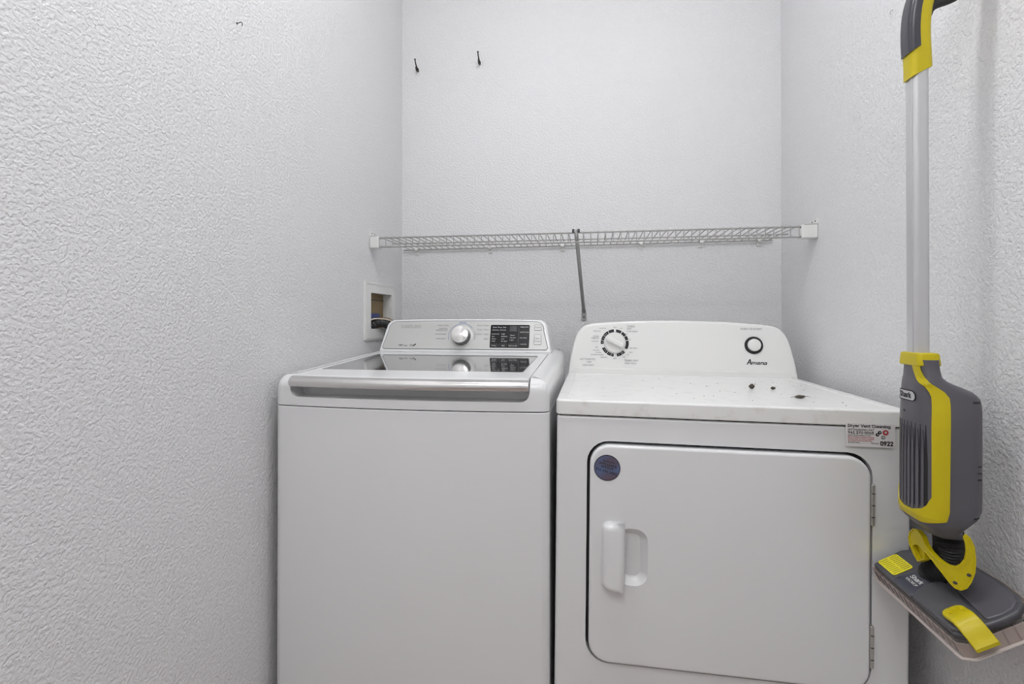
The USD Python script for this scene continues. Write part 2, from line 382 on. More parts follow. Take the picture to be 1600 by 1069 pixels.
obj('dial_skirt', cF(lathe([(0.0325, 0.002), (0.0315, 0.014), (0.0295, 0.0285), (0.0, 0.0285)], 56), -0.008, 0.056, PF), 'knob_side', kn, label='dark side of the dial')
obj('dial_cap', cF(lathe([(0.0298, 0.0255), (0.0298, 0.0285), (0.0285, 0.0302), (0.020, 0.0318), (0.0, 0.0330)], 56), -0.008, 0.056, PF), 'knob_metal', kn, label='polished metal dial face')
obj('dial_arc', cF(ext(arc_band(0.0465, 0.0478, 40, 195, 40), 0.0004), -0.008, 0.056, PF), 'ink_blue', kn, label='thin blue arc around the dial')
obj('dial_arc', cF(ext(arc_band(0.0465, 0.0482, -14, 22, 12), 0.0004), -0.008, 0.056, PF), 'ink_grey', kn)
def lettering(name, items, mat, parent, place, label=None):
    obj(name, cat([place(text(s, h, al, **kw), a, b, PF) for s, h, a, b, al, kw in items]), mat, parent, smooth=False, label=label)
lettering('logo', [('SAMSUNG', 0.0125, -0.233, 0.0865, 'l', dict(width=0.075, bold=True))], 'emboss', washer, cF, 'raised silver maker name')
lettering('lettering', [('Heavy Duty', 0.0055, -0.058, 0.0945, 'r', {}), ('Bedding', 0.0055, -0.062, 0.083, 'r', {}), ('Waterproof', 0.0055, -0.062, 0.0765, 'r', {}),
    ('Activewear', 0.0055, -0.064, 0.0625, 'r', {}), ('Delicates', 0.0055, -0.066, 0.046, 'r', {}),
    ('Quick Wash', 0.0055, 0.086, 0.0945, 'r', {}), ('Deep Wash', 0.0055, 0.086, 0.079, 'r', {}), ('Rinse + Spin', 0.0055, 0.086, 0.0625, 'r', {}), ('Spin', 0.0055, 0.086, 0.046, 'r', {})], 'ink_grey', washer, cF, 'small grey cycle names around the dial')
lettering('lettering', [('Normal', 0.0055, -0.008, 0.1055, 'c', {})], 'ink_blue', washer, cF, 'small blue cycle name above the dial')
lettering('lettering', [('VRT', 0.006, -0.232, 0.0205, 'l', dict(bold=True)), ('plus', 0.005, -0.213, 0.0205, 'l', {}), ('DD', 0.0065, -0.192, 0.020, 'l', {})], 'ink', washer, cF, 'small dark feature mark at the panel corner')
ic = obj('feature_icon', cF(cat(ext(affinity.rotate(sbox(-0.0032, -0.0018, 0.0032, 0.0018), 35), 0.0004), mv(ext(affinity.rotate(sbox(-0.0032, -0.0018, 0.0032, 0.0018), 35), 0.0004), -0.005, -0.0035)), -0.172, 0.0265, PF), 'ink', washer, smooth=False)
dsp = obj('display', cF(cat(rslab(0.135, 0.082, 0.004, 0.0012, 0.0006)), 0.160, 0.058, PF - 0.0002), 'black_gloss', washer, label='black touch display')
DF = PF + 0.0011
obj('display_screen', cF(rslab(0.024, 0.020, 0.001, 0.0004), 0.1715, 0.085, DF), 'screen_dark', dsp, label='dark grey digit window')
obj('display_divider', cF(rslab(0.0006, 0.076, 0.0002, 0.0003), 0.190, 0.058, DF), 'ink_grey', dsp)
items = []
for a, rows in ((0.098, ('Extra Hot', 'Hot', 'Warm', 'Cold')), (0.131, ('High', 'Medium', 'Low', 'No Spin')), (0.161, ('Heavy', 'Normal', 'Light'))):
    for k, s in enumerate(rows): items.append((s, 0.0042, a, 0.0635 - 0.0085 * k - (0.004 if len(rows) == 3 else 0), 'l', {}))
items += [('Delay End', 0.0042, 0.195, 0.089, 'l', {}), ('Extra Rinse', 0.0042, 0.195, 0.0705, 'l', {}), ('Pre Soak', 0.0042, 0.195, 0.0505, 'l', {}), ('Lock 3s', 0.0042, 0.197, 0.028, 'l', {}),
    ('Temp.', 0.0045, 0.1065, 0.0225, 'c', {}), ('Spin', 0.0045, 0.139, 0.0225, 'c', {}), ('Soil Level', 0.0042, 0.172, 0.0225, 'c', {}), ('Wash', 0.0042, 0.099, 0.088, 'l', {}), ('Rinse', 0.0042, 0.117, 0.088, 'l', {}), ('Spin', 0.0042, 0.135, 0.088, 'l', {}),
    ('Sensing', 0.0042, 0.099, 0.0785, 'l', {}), ('Lid Lock', 0.0042, 0.124, 0.0785, 'l', {})]
obj('lettering', cat([cF(text(s, h, al), a, b, DF) for s, h, a, b, al, kw in items]), 'ink_white', dsp, smooth=False, label='tiny white display words')
for a, w in ((0.1065, 0.026), (0.139, 0.027), (0.172, 0.029)):
    obj('key_outline', cF(frame_plate(w, 0.012, 0.0025, 0.0006, 0.0003), a, 0.0247, DF), 'ink_grey', dsp, smooth=False)
for b, h, rows in ((0.0895, 0.0205, (('Power', 0.0),)), (0.047, 0.036, (('Start', 0.003), ('Pause', -0.007)))):
    bt = obj('panel_button', cF(rslab(0.024, h, 0.004, 0.0016, 0.0008), 0.2555, b, PF - 0.0004), 'silver', washer)
    obj('button_outline', cF(frame_plate(0.0258, h + 0.0018, 0.0048, 0.0011, 0.0005), 0.2555, b, PF), 'ink_grey', bt, smooth=False)
    obj('lettering', cat([cF(text(s, 0.0048, 'c'), 0.2555, b + dy - 0.002, PF + 0.0013) for s, dy in rows]), 'ink_grey', bt, smooth=False)
for sx in (-1, 1):
    for y in (0.05, 0.65):
        obj('foot', mv(lathe([(0.0, 0), (0.022, 0), (0.022, 0.012), (0.010, 0.016), (0.010, 0.034), (0.0, 0.034)], 20), sx * 0.29, y, 0), 'black', washer)

# ------------------------------------------------------------------ dryer
DX, DY, ROLL = 0.2777, 1.164, 0.0104
dryer = thing('clothes_dryer', 'white front-loading clothes dryer with wide swing door and two-knob console', 'dryer', (DX, DY, 0), ROLL)
DW = 0.367
gap_cut = T(rslab(0.578 + 0.013, 0.488 + 0.011, 0.049, 0.06), (-0.0017, 0.03, 0.5885), (1, 0, 0), (0, 0, 1))
dcab = rslab(2 * DW, 0.70, 0.008, 0.863, 0.006, back=0.004)
dcab = mv(dcab, 0, 0.35, 0.03)
obj('cabinet', cut(dcab, T(rslab(0.591, 0.500, 0.049, 0.06), (-0.0017, 0.022, 0.5885))), 'enamel', dryer, smooth=30)
obj('door_gap_shade', T(rslab(0.592, 0.501, 0.049, 0.004), (-0.0017, 0.0225, 0.5885)), 'seam', dryer, label='dark sheet painted as shade in the gap around the door')  # near-black sheet paints the shade seen in the gap
# door with recessed grip
dm = T(rslab(0.578, 0.488, 0.045, 0.031, 0.007, n=10), (-0.0017, 0.0205, 0.5880))
grip = T(slab(rrect(0.066, 0.124, 0.026, 8), 0.05), (-0.196, 0.012, 0.5855))
gripm = loft([np.column_stack([-0.196 + inset(rrect(0.068, 0.126, 0.028, 8), d)[:, 0], np.full(36, y), 0.5855 + inset(rrect(0.068, 0.126, 0.028, 8), d)[:, 1]]) for y, d in ((-0.03, 0.0), (-0.0105, 0.0), (-0.0065, 0.003), (0.001, 0.010), (0.0045, 0.016))])
door = obj('door', cut(dm, gripm), 'enamel', dryer, smooth=30, label='white swing door with rounded corners')
hl = [(-0.0235, -0.071), (0.0235, -0.076), (0.0235, 0.076), (-0.0075, 0.076), (-0.0165, 0.073), (-0.0215, 0.067), (-0.0235, 0.058)]
hp = np.array([(-0.0235, -0.056), (-0.0215, -0.063), (-0.0165, -0.069), (-0.0085, -0.0725), (0.0235, -0.0745), (0.0235, 0.0745), (-0.0085, 0.0745), (-0.0165, 0.0725), (-0.0215, 0.068), (-0.0235, 0.060)])
hand = slab(hp, 0.026, 0.012, n=6)
hand.vertices[:, 2] = np.where(hand.vertices[:, 2] > 0.0, hand.vertices[:, 2] * (0.72 + 0.28 * np.clip((hand.vertices[:, 0] + 0.0235) / 0.03, 0, 1)), 0)
obj('door_handle', T(hand, (-0.2375, -0.0095, 0.5855)), 'enamel', door, smooth=30, label='raised white pull handle')
obj('handle_trim', T(slab(inset(hp, -0.0022), 0.0022, 0.0012), (-0.2375, -0.0098, 0.5855)), 'enamel', door)
for zc, h in ((0.7325, 0.087), (0.4372, 0.089)):
    hg = obj('hinge', T(rslab(0.0085, h, 0.003, 0.014, 0.003), (0.2915, 0.006, zc)), 'hinge', dryer, label='bright metal door hinge')
    for k in range(3):
        obj('hinge_knuckle', T(rslab(0.006, 0.0012, 0.0004, 0.002), (0.2915, -0.0075, zc - h * 0.28 + k * h * 0.28)), 'seam', hg)
# deck
deck = rslab(2 * DW + 0.004, 0.708, 0.014, 0.0345, 0.0055, back=0.003)
deck = mv(deck, 0, 0.350, 0.8955)
rec = loft([np.column_stack([inset(rrect(2 * DW - 0.034, 0.545, 0.02), d), np.full(28, z)]) for z, d in ((0.0, 0.010), (0.0026, 0.006), (0.02, 0.0))])
obj('top_deck', cut(deck, mv(rec, 0, 0.30, 0.9281)), 'enamel_top', dryer, smooth=28, label='dusty white top deck')
obj('deck_gap_shade', bx(-DW + 0.005, DW - 0.005, 0.005, 0.68, 0.885, 0.90), 'seam', dryer, smooth=False, label='dark strip painted as shade in the gap under the top deck')  # dark block gives the gap under the deck its shade by colour
# console
dO, du, dv = np.array([0, 0.586, 0.9265]), np.array([1.0, 0, 0]), np.array([0, 0.17, 0.985]); dn = np.cross(du, dv / np.linalg.norm(dv))
half = [(0.368, 0.0), (0.362, 0.050), (0.3545, 0.088), (0.3455, 0.125), (0.3365, 0.146), (0.3245, 0.1615), (0.3100, 0.1715), (0.290, 0.1770), (0.24, 0.1820), (0.16, 0.1870), (0.08, 0.1898)]
from scipy.interpolate import PchipInterpolator
hh = np.array(half); ss = np.r_[0, np.cumsum(np.linalg.norm(np.diff(hh, axis=0), axis=1))]; tt = np.linspace(0, ss[-1], 26)
hx, hz = PchipInterpolator(ss, hh[:, 0])(tt), PchipInterpolator(ss, hh[:, 1])(tt)
hx = hx * 1.004
dol = np.array(list(zip(hx, hz)) + [(0.0, 0.1908)] + list(zip(-hx[::-1], hz[::-1])))
dF = lambda m, a=0, b=0, c=0.0: T(m, dO + du * a + dv / np.linalg.norm(dv) * b + dn * c, du, dv)
rings = []
for d, c, sq in ((0.010, -0.112, 0.90), (0.002, -0.108, 0.92), (0.0, -0.10, 0.93), (0.0, -0.012, 1.0), (0.0008, -0.006, 1.0), (0.003, -0.0022, 1.0), (0.007, -0.0004, 1.0), (0.011, 0.0, 1.0)):
    q = inset(dol, d) if d else dol.copy(); q = q.copy()
    q[:, 1] = np.maximum(q[:, 1], 0.0)
    base = dO + np.outer(q[:, 0], du) + np.outer(q[:, 1] * sq, dv / np.linalg.norm(dv)) + dn * c
    base[:, 2] = np.maximum(base[:, 2], 0.9268)
    rings.append(base)
dcon = obj('console', loft(rings), 'warm_plastic', dryer, smooth=30, label='tall white control console with arched top')
lowband = np.array([(-0.352, 0.0), (0.352, 0.0), (0.350, 0.021), (-0.350, 0.021)])
obj('console_foot', dF(slab(lowband, 0.0022, 0.0018), 0, 0.0, -0.0005), 'plastic', dcon)
dF0 = dF
dF = lambda m, a=0, b=0, c=0.0: dF0(m, a - 0.0085, b, c)
EF = 0.0003
def seg_ring(r0, r1, spans): return unary_union([arc_band(r0, r1, a0, a1, 14) for a0, a1 in spans])
dl = obj('timer_dial', dF(lathe([(0.0, 0), (0.0475, 0), (0.0475, 0.0006), (0.0, 0.0006)], 56), -0.203, 0.109, 0.0), 'warm_plastic', dryer, label='round white timer dial')
obj('dial_ring', dF(ext(seg_ring(0.0375, 0.0470, ((94, 118), (121, 146), (148, 168), (170, 186), (204, 232), (235, 252), (254, 265), (280, 302), (304, 317), (333, 371), (374, 393), (396, 416), (420, 430), (433, 443), (62, 84))), 0.0005), -0.203, 0.109, 0.0007), 'ink', dl, smooth=False, label='black segmented timer ring')
obj('dial_ring_mark', dF(ext(unary_union([affinity.translate(Point(0, 0).buffer(0.0012), 0.042 * math.cos(math.radians(a)), 0.042 * math.sin(math.radians(a))) for a in (132, 140, 158, 178, 215, 224, 243, 258, 289, 310)]), 0.0005), -0.203, 0.109, 0.0010), 'ink_white', dl, smooth=False)
kb = obj('knob', dF(lathe([(0.0, 0.0), (0.036, 0.0), (0.0355, 0.008), (0.033, 0.012), (0.0, 0.013)], 48), -0.203, 0.109, 0.0006), 'warm_plastic', dl)
gr = slab(rrect(0.064, 0.017, 0.008), 0.020, 0.005); gr.apply_transform(trimesh.transformations.rotation_matrix(math.radians(-27), (0, 0, 1)))
obj('knob_grip', dF(gr, -0.203, 0.109, 0.011), 'plastic', dl, smooth=30)
sb = obj('start_button', dF(lathe([(0.0, 0), (0.0285, 0), (0.0285, 0.003), (0.0265, 0.0045), (0.0, 0.0045)], 48), 0.2455, 0.109, 0.0), 'black', dryer, label='black ringed start button')
obj('button_cap', dF(lathe([(0.0205, 0.002), (0.0205, 0.010), (0.0185, 0.0135), (0.012, 0.0155), (0.0, 0.0163)], 48), 0.2455, 0.109, 0.0), 'warm_plastic', sb, label='domed white button')
dt = lambda items: cat([dF(text(s, h, al, **kw), a, b, EF) for s, h, a, b, al, kw in items])
obj('logo', dt([('A', 0.0165, 0.2205, 0.046, 'l', dict(bold=True, slant=0.22)), ('mana', 0.0105, 0.2350, 0.0462, 'l', dict(bold=True, slant=0.22, width=0.047))]), 'ink', dryer, smooth=False, label='black slanted maker name')
obj('lettering', dt([('PUSH TO START', 0.0062, 0.2400, 0.1600, 'c', dict(width=0.066))]), 'ink_grey', dryer, smooth=False)
for words in ([('AUTOMATIC', 0.0062, -0.268, 0.0485, 'r', {}), ('DRY', 0.0062, -0.280, 0.0385, 'r', {}), ('HIGH HEAT', 0.0052, -0.272, 0.0285, 'r', {})],
    [('TIMED', 0.0062, -0.163, 0.1640, 'l', {}), ('DRY', 0.0062, -0.163, 0.1555, 'l', {}), ('LOW HEAT', 0.0052, -0.163, 0.1470, 'l', {})], [('TIMED DRY', 0.0062, -0.172, 0.0465, 'l', {}), ('HIGH HEAT', 0.0052, -0.170, 0.0375, 'l', {})]):
    obj('lettering', dt(words), 'ink_grey', dryer, smooth=False, label='capital lettering beside the timer dial')
obj('lettering', dt([('OFF', 0.0045, -0.203, 0.1605, 'c', {}), ('OFF', 0.0045, -0.203, 0.0530, 'c', {}), ('OFF', 0.0045, -0.258, 0.0905, 'r', {}), ('OFF', 0.0045, -0.155, 0.0750, 'l', {}),
    ('Very Dry', 0.0042, -0.232, 0.1575, 'r', {}), ('More Dry', 0.0042, -0.250, 0.1475, 'r', {}), ('Energy', 0.0042, -0.256, 0.1300, 'r', {}), ('Preferred', 0.0042, -0.257, 0.1230, 'r', {}), ('Less Dry', 0.0042, -0.258, 0.1120, 'r', {}),
    ('Very Dry', 0.0042, -0.254, 0.0810, 'r', {}), ('Normal', 0.0042, -0.248, 0.0735, 'r', {}), ('Wrinkle Prevent', 0.0042, -0.240, 0.0655, 'r', {}), ('Less Dry', 0.0042, -0.228, 0.0575, 'r', {}),
    ('60', 0.0042, -0.185, 0.1580, 'l', {}), ('50', 0.0042, -0.167, 0.1385, 'l', {}), ('40', 0.0042, -0.156, 0.1190, 'l', {}), ('AIR ONLY', 0.0045, -0.155, 0.0900, 'l', {}), ('10', 0.0042, -0.163, 0.0670, 'l', {}), ('30', 0.0042, -0.176, 0.0590, 'l', {})]), 'ink_grey', dryer, smooth=False)
# stickers
fF = lambda m, a, b, y: T(m, (a, y, b))
st = obj('service_sticker', fF(rslab(0.094, 0.049, 0.002, 0.0004), 0.2862, 0.8772, -0.0042), 'stk', dryer, label='white service sticker with black, red and handwritten print')
SF = -0.0047
ls = lambda items: cat([fF(text(s, h, al, **kw), a, b, SF) for s, h, a, b, al, kw in items])
obj('lettering', ls([('Dryer Vent Cleaning', 0.0058, 0.2425, 0.8935, 'l', dict(width=0.081, bold=True)), ('and Inspections 24/7', 0.0042, 0.2430, 0.8865, 'l', dict(width=0.050)), ('941 270 0003', 0.0052, 0.2430, 0.8795, 'l', dict(width=0.049, bold=True)),
    ('www.dryerventpro.com', 0.0026, 0.2432, 0.8752, 'l', dict(width=0.044)), ('by Service Dates', 0.0022, 0.2435, 0.8605, 'l', dict(width=0.022)), ('Next clean', 0.0022, 0.2880, 0.8600, 'l', dict(width=0.014))]), 'ink', st, smooth=False)
obj('lettering', ls([('Recommended cleaning schedule', 0.0026, 0.2433, 0.8715, 'l', dict(width=0.050)), ('Once a year, or every 6 months', 0.0026, 0.2433, 0.8678, 'l', dict(width=0.050)), ('for heavy use households', 0.0026, 0.2433, 0.8642, 'l', dict(width=0.046))]), 'ink_red', st, smooth=False, label='red print lines')
obj('handwriting', ls([('0922', 0.0085, 0.3045, 0.8570, 'l', dict(width=0.0240, bold=True, slant=-0.05)), ('0922', 0.0085, 0.3050, 0.8573, 'l', dict(width=0.0240, bold=True, slant=-0.05))]), 'ink', st, smooth=False, label='handwritten black number')
pic = [(0.3130, 0.8838, 0.0056, 'ink_red'), (0.3020, 0.8838, 0.0036, 'ink'), (0.2975, 0.8790, 0.0034, 'ink'), (0.3085, 0.8738, 0.0040, 'ink_grey')]
for x, z, r, m in pic:
    obj('sticker_picture', fF(ext(Point(0, 0).buffer(r).difference(Point(0.0004, 0.0004).buffer(r * 0.4)), 0.0003), x + 0.002, z, SF), m, st, smooth=False)
rs = obj('round_sticker', fF(lathe([(0.0, 0), (0.0287, 0), (0.0287, 0.0008), (0.0, 0.001)], 48), -0.2527, 0.7812, -0.0103), 'round_stk', dryer, label='round dark bluish foil sticker')
obj('sticker_rim', fF(ext(Point(0, 0).buffer(0.0289, 24).difference(Point(0, 0).buffer(0.0276, 24)), 0.0013), -0.2527, 0.7812, -0.0103), 'ink', rs, smooth=False)
rot = trimesh.transformations.rotation_matrix(math.radians(-14), (0, 0, 1))
def rtext(s, h, b, w):
    m = text(s, h, 'c', bold=True, width=w); m.apply_translation((0, b, 0)); m.apply_transform(rot); return fF(m, -0.2527, 0.7812, -0.0114)
obj('lettering', cat(rtext('QUALITY', 0.0042, 0.0120, 0.026), rtext('APPLIANCE', 0.0042, 0.0050, 0.040), rtext('SERVICE', 0.0042, -0.0015, 0.028), rtext('941 550 1881', 0.0050, -0.0105, 0.048)), 'ink', rs, smooth=False)
for sx in (-1, 1):
    for y in (0.05, 0.65):
        obj('foot', mv(lathe([(0.0, 0), (0.022, 0), (0.022, 0.012), (0.010, 0.016), (0.010, 0.036), (0.0, 0.036)], 20), sx * 0.33, y, sx * 0.33 * ROLL), 'black', dryer)

# scraps of dirt on the dryer top
def scrap(seed, L, Wd, H, tails):
    rng = np.random.default_rng(seed)
    m = trimesh.creation.icosphere(subdivisions=2, radius=1.0)
    n = meshkit.fbm(m.vertices * 1.7 + seed, 3, seed)
    m.vertices = m.vertices * (0.55 + 0.9 * n)[:, None] * np.array([L / 2, Wd / 2, H / 2])
    m.vertices[:, 2] -= m.vertices[:, 2].min()
    out = [m]
    for p in tails: out.append(tube(spline(np.array(p), 8), np.linspace(0.0009, 0.0003, 8), 6))
    return cat(out)
def deck_z(x): return 0.9287 - ROLL * (x - DX)
for (x, y, sd, L, Wd, H, tails, lab) in (
    (0.4315, 1.470, 1, 0.014, 0.012, 0.013, [((0.003, 0, 0.006), (0.008, 0.001, 0.011), (0.009, 0.002, 0.016))], 'dark curled scrap standing below the start button on the dryer top'),
    (0.4845, 1.465, 2, 0.011, 0.010, 0.008, [((0.002, 0, 0.004), (0.006, 0, 0.008), (0.008, 0, 0.009))], 'smallest dark dried scrap in the middle of the three on the dryer'),
    (0.4948, 1.312, 3, 0.022, 0.012, 0.007, [((0.006, 0, 0.003), (0.016, 0.003, 0.005), (0.024, 0.001, 0.003)), ((-0.006, 0, 0.003), (-0.014, -0.001, 0.004), (-0.022, 0.001, 0.001))], 'long dried scrap with thin pointed tails nearest the dryer front')):
    tag(obj('dried_scrap', mv(scrap(sd, L, Wd, H, tails), x, y, deck_z(x) - 0.0004), 'scrap'), lab, 'debris', 'dried scraps on the dryer top')
rng = np.random.default_rng(9); specks = []
for x, y in [(0.332, 1.399), (0.3637, 1.380), (0.565, 1.473), (0.4686, 1.362), (0.5537, 1.218)] + [(rng.uniform(0.15, 0.6), rng.uniform(1.22, 1.66)) for _ in range(26)]:
    s = trimesh.creation.icosphere(subdivisions=1, radius=rng.uniform(0.0006, 0.0014)); s.vertices *= (1, 1, 0.6); specks.append(mv(s, x, y, deck_z(x) + 0.0003))
tag(obj('dust_specks', cat(specks), 'scrap'), 'tiny brown dust specks scattered on the dryer top', 'dirt', kind='stuff')

# ------------------------------------------------------------------ wire shelf
SF_Y, SB_Y, SZ = YB - 0.305, YB - 0.010, 1.4145
shelf = thing('wire_shelf', 'white vinyl-coated wire shelf running wall to wall above both machines', 'shelf', (0, 0, 0))
def bar(a, b, r, n=8): return tube(np.linspace(a, b, 3), r, n)
x0, x1 = XL + 0.012, XR - 0.020
obj('front_rail', bar((x0, SF_Y, SZ), (x1, SF_Y, SZ), 0.0030), 'wire', shelf)
obj('lip_rail', bar((x0, SF_Y, SZ - 0.033), (x1, SF_Y, SZ - 0.033), 0.0030), 'wire', shelf)
obj('middle_rail', bar((x0 + 0.02, SF_Y + 0.125, SZ - 0.0035), (x1 - 0.02, SF_Y + 0.125, SZ - 0.0035), 0.0024), 'wire', shelf)
obj('back_rail', bar((x0, SB_Y, SZ - 0.004), (x1 - 0.015, SB_Y, SZ + 0.003), 0.0030), 'wire', shelf)
nx = int((x1 - x0 - 0.02) / 0.0254)
for k in range(nx + 1):
    x = x0 + 0.022 + k * 0.0254
    if x > x1 - 0.01: break
    zb = SZ + 0.0005
    path = [(x, SB_Y, zb), (x, SF_Y + 0.15, SZ + 0.0035), (x, SF_Y + 0.004, SZ + 0.0035), (x, SF_Y - 0.0030, SZ + 0.0022), (x, SF_Y - 0.0042, SZ - 0.003), (x, SF_Y - 0.0042, SZ - 0.034)]
    obj('deck_wire', tube(np.array(path), 0.00165, 6), 'wire', shelf)
# end brackets on the side walls
def end_bracket(xw, sgn, wdt, label):
    b = thing('shelf_end_bracket', label, 'bracket', (xw, SF_Y, SZ))
    w = wdt
    body = rbox(min(0, sgn * w), max(0, sgn * w), -0.012, 0.030, -0.038, 0.006, 0.003)
    obj('bracket_body', cut(body, bx(sgn * 0.006 if sgn > 0 else -w - 0.01, w + 0.01 if sgn > 0 else -0.006, -0.006, 0.04, -0.034, 0.0)), 'plastic', b)
    obj('wall_tab', T(rslab(0.046, 0.020, 0.004, 0.004, 0.001), (sgn * 0.0, 0.012, 0.0135), (0, sgn, 0), (0, 0, 1)), 'plastic', b)
    obj('top_flange', rbox(min(0, sgn * (w - 0.006)), max(0, sgn * (w - 0.006)), -0.014, 0.032, 0.006, 0.0085, 0.001), 'plastic', b)
    for y in (0.0, 0.022):
        obj('screw', T(lathe([(0.0, 0), (0.0026, 0), (0.0024, 0.0012), (0.0, 0.0016)], 14), (sgn * 0.0038, y, 0.0165), (0, sgn, 0), (0, 0, 1)), 'screw', b)
    return b
end_bracket(XL, 1, 0.034, 'white plastic shelf end bracket on the left wall')
end_bracket(XR, -1, 0.048, 'white plastic shelf end bracket on the right wall')
# wall clips below the back rail
clip = None
for k, (x, where) in enumerate(((-0.731, 'nearest the left wall'), (-0.414, 'second from the left wall'), (-0.117, 'just left of the diagonal strut'), (0.191, 'just right of the diagonal strut'), (0.418, 'second from the right wall'), (0.629, 'nearest the right wall'))):
    z = SZ - 0.004 + 0.007 * (x - x0) / (x1 - x0)
    lab = 'small white plastic clip under the shelf back rail, ' + where
    if clip is None:
        clip = thing('shelf_wall_clip', lab, 'clip', (x, YB, z), group='wall clips holding the back rail')
        obj('clip_hook', cut(T(lathe([(0.0, 0), (0.0085, 0), (0.0085, 0.012), (0.0, 0.012)], 20), (-0.006, -0.0100, 0.0), (0, 1, 0), (0, 0, 1)), bx(-0.02, 0.02, -0.0135, -0.0065, -0.0035, 0.02)), 'plastic', clip)
        obj('clip_base', rbox(-0.008, 0.008, -0.006, 0.0, -0.020, 0.008, 0.0015), 'plastic', clip)
        obj('screw', T(lathe([(0.0, 0), (0.003, 0), (0.0, 0.002)], 12), (0, -0.006, -0.014)), 'plastic', clip)
    else: copy_thing(clip, (x, YB, z), lab)
# diagonal strut
strut = thing('shelf_support_strut', 'grey metal diagonal strut bracing the wire shelf middle to the wall', 'bracket', (-0.032, YB, 1.128))
pa, pb = np.array([-0.021, SF_Y - YB - 0.009, SZ - 1.128 - 0.004]), np.array([0.0, -0.010, 0.016])
ax = (pb - pa) / np.linalg.norm(pb - pa)
cross = np.array([(math.cos(a) * 0.0068, math.sin(a) * 0.0042) for a in np.linspace(0, 2 * math.pi, 17)[:-1]])
e1 = np.array([1.0, 0, 0]) - ax * ax[0]; e1 /= np.linalg.norm(e1); e2 = np.cross(ax, e1)
obj('strut_tube', loft([pa + ax * t * np.linalg.norm(pb - pa) + np.outer(cross[:, 0] * s1, e1) + np.outer(cross[:, 1] * s2, e2) for t, s1, s2 in ((0, 1.0, 0.5), (0.03, 1.0, 0.6), (0.10, 1, 1), (0.93, 1, 1), (0.97, 1.25, 0.5), (1.0, 1.25, 0.5))]), 'galv', strut)
obj('strut_clip', cat(tube(spline([(-0.021, SF_Y - YB - 0.010, SZ - 1.128 - 0.02), (-0.021, SF_Y - YB - 0.010, SZ - 1.128 + 0.002), (-0.021, SF_Y - YB - 0.002, SZ - 1.128 + 0.0085), (-0.021, SF_Y - YB + 0.006, SZ - 1.128 + 0.003)], 12), 0.0032, 8)), 'galv', strut)
for dx in (-0.031, -0.013):
    obj('clip_claw', mv(rbox(-0.004, 0.004, -0.006, 0.006, -0.006, 0.006, 0.002), dx, SF_Y - YB - 0.003, SZ - 1.128 + 0.006), 'screw', strut, label='small dark claw over the front rail')
ft = obj('wall_foot', T(rslab(0.020, 0.032, 0.003, 0.0035, 0.001), (0, 0, 0.0)), 'galv', strut)
obj('screw', T(lathe([(0.0, 0), (0.0036, 0), (0.0034, 0.0015), (0.0, 0.0026)], 16), (0, -0.0034, -0.001)), 'screw', ft)

# ------------------------------------------------------------------ washer outlet box in the left wall
ob = thing('washer_outlet_box', 'white recessed water outlet box with brown back in the left wall', 'outlet box', (XL, 1.8265, 1.148))
fr = Polygon(rrect(0.274, 0.214, 0.004)).difference(affinity.translate(Polygon(rrect(0.190, 0.132, 0.002)), 0.006, 0.0005))
# local u = -y is to the left of the viewer facing the wall; use u=(0,1,0): normal = (1,0,0)
obj('face_frame', T(ext(fr, 0.007), (-0.001, 0, 0), (0, 1, 0), (0, 0, 1)), 'plastic', ob, smooth=False)
obj('frame_bead', T(ext(Polygon(rrect(0.262, 0.202, 0.003)).difference(Polygon(rrect(0.256, 0.196, 0.003))), 0.0085), (-0.001, 0, 0), (0, 1, 0), (0, 0, 1)), 'plastic', ob, smooth=False)
y0b, y1b, z0b, z1b = -0.0890, 0.1010, -0.0655, 0.0665
sleeve = ext(Polygon(rrect(0.1945, 0.1365, 0.002)).difference(Polygon(rrect(0.190, 0.132, 0.002))), 0.045)
obj('box_sleeve', T(sleeve, (-0.046, 0.006, 0.0005), (0, 1, 0), (0, 0, 1)), 'plastic', ob, smooth=False)
obj('box_back', T(rslab(0.1945, 0.1365, 0.002, 0.004), (-0.034, 0.006, 0.0005), (0, 1, 0), (0, 0, 1)), 'board', ob, label='brown box back panel')
obj('back_rib', bx(-0.031, -0.0285, y0b, y1b, 0.042, 0.0445), 'seam', ob, smooth=False)
obj('valve_handle', cat(T(lathe([(0.0, 0), (0.011, 0), (0.010, 0.010), (0.0, 0.012)], 20), (-0.030, -0.012, -0.019), (0, 1, 0), (0, 0, 1)), mv(rbox(-0.008, 0.006, -0.058, 0.035, -0.011, 0.011, 0.004), -0.019, 0.0, -0.019)), 'blue', ob, label='dark blue valve handle')
obj('valve_body', T(lathe([(0.0, 0), (0.013, 0), (0.013, 0.02), (0.016, 0.02), (0.016, 0.032), (0.0, 0.032)], 20), (-0.026, 0.03, -0.052), (1, 0, 0), (0, 1, 0)), 'hose_brown', ob)
def corrug(path, r, amp, pitch, n=14):
    P = np.asarray(path); s = np.r_[0, np.cumsum(np.linalg.norm(np.diff(P, axis=0), axis=1))]
    return tube(P, r + amp * np.sin(s / pitch * 2 * math.pi), n)
h1 = thing('drain_hose', 'black ribbed drain hose curling out of the wall box behind the washer', 'hose', (XL, 1.8265, 1.148))
obj('hose_tube', corrug(spline([(-0.016, -0.070, -0.085), (-0.010, -0.066, -0.062), (0.004, -0.045, -0.046), (0.018, 0.0, -0.047), (0.032, 0.045, -0.066), (0.042, 0.080, -0.12), (0.046, 0.10, -0.22), (0.046, 0.105, -0.40)], 220), 0.0145, 0.0018, 0.006), 'hose', h1)
h2 = thing('supply_hose', 'brown braided supply hose running from the valve to the washer back', 'hose', (XL, 1.8265, 1.148))
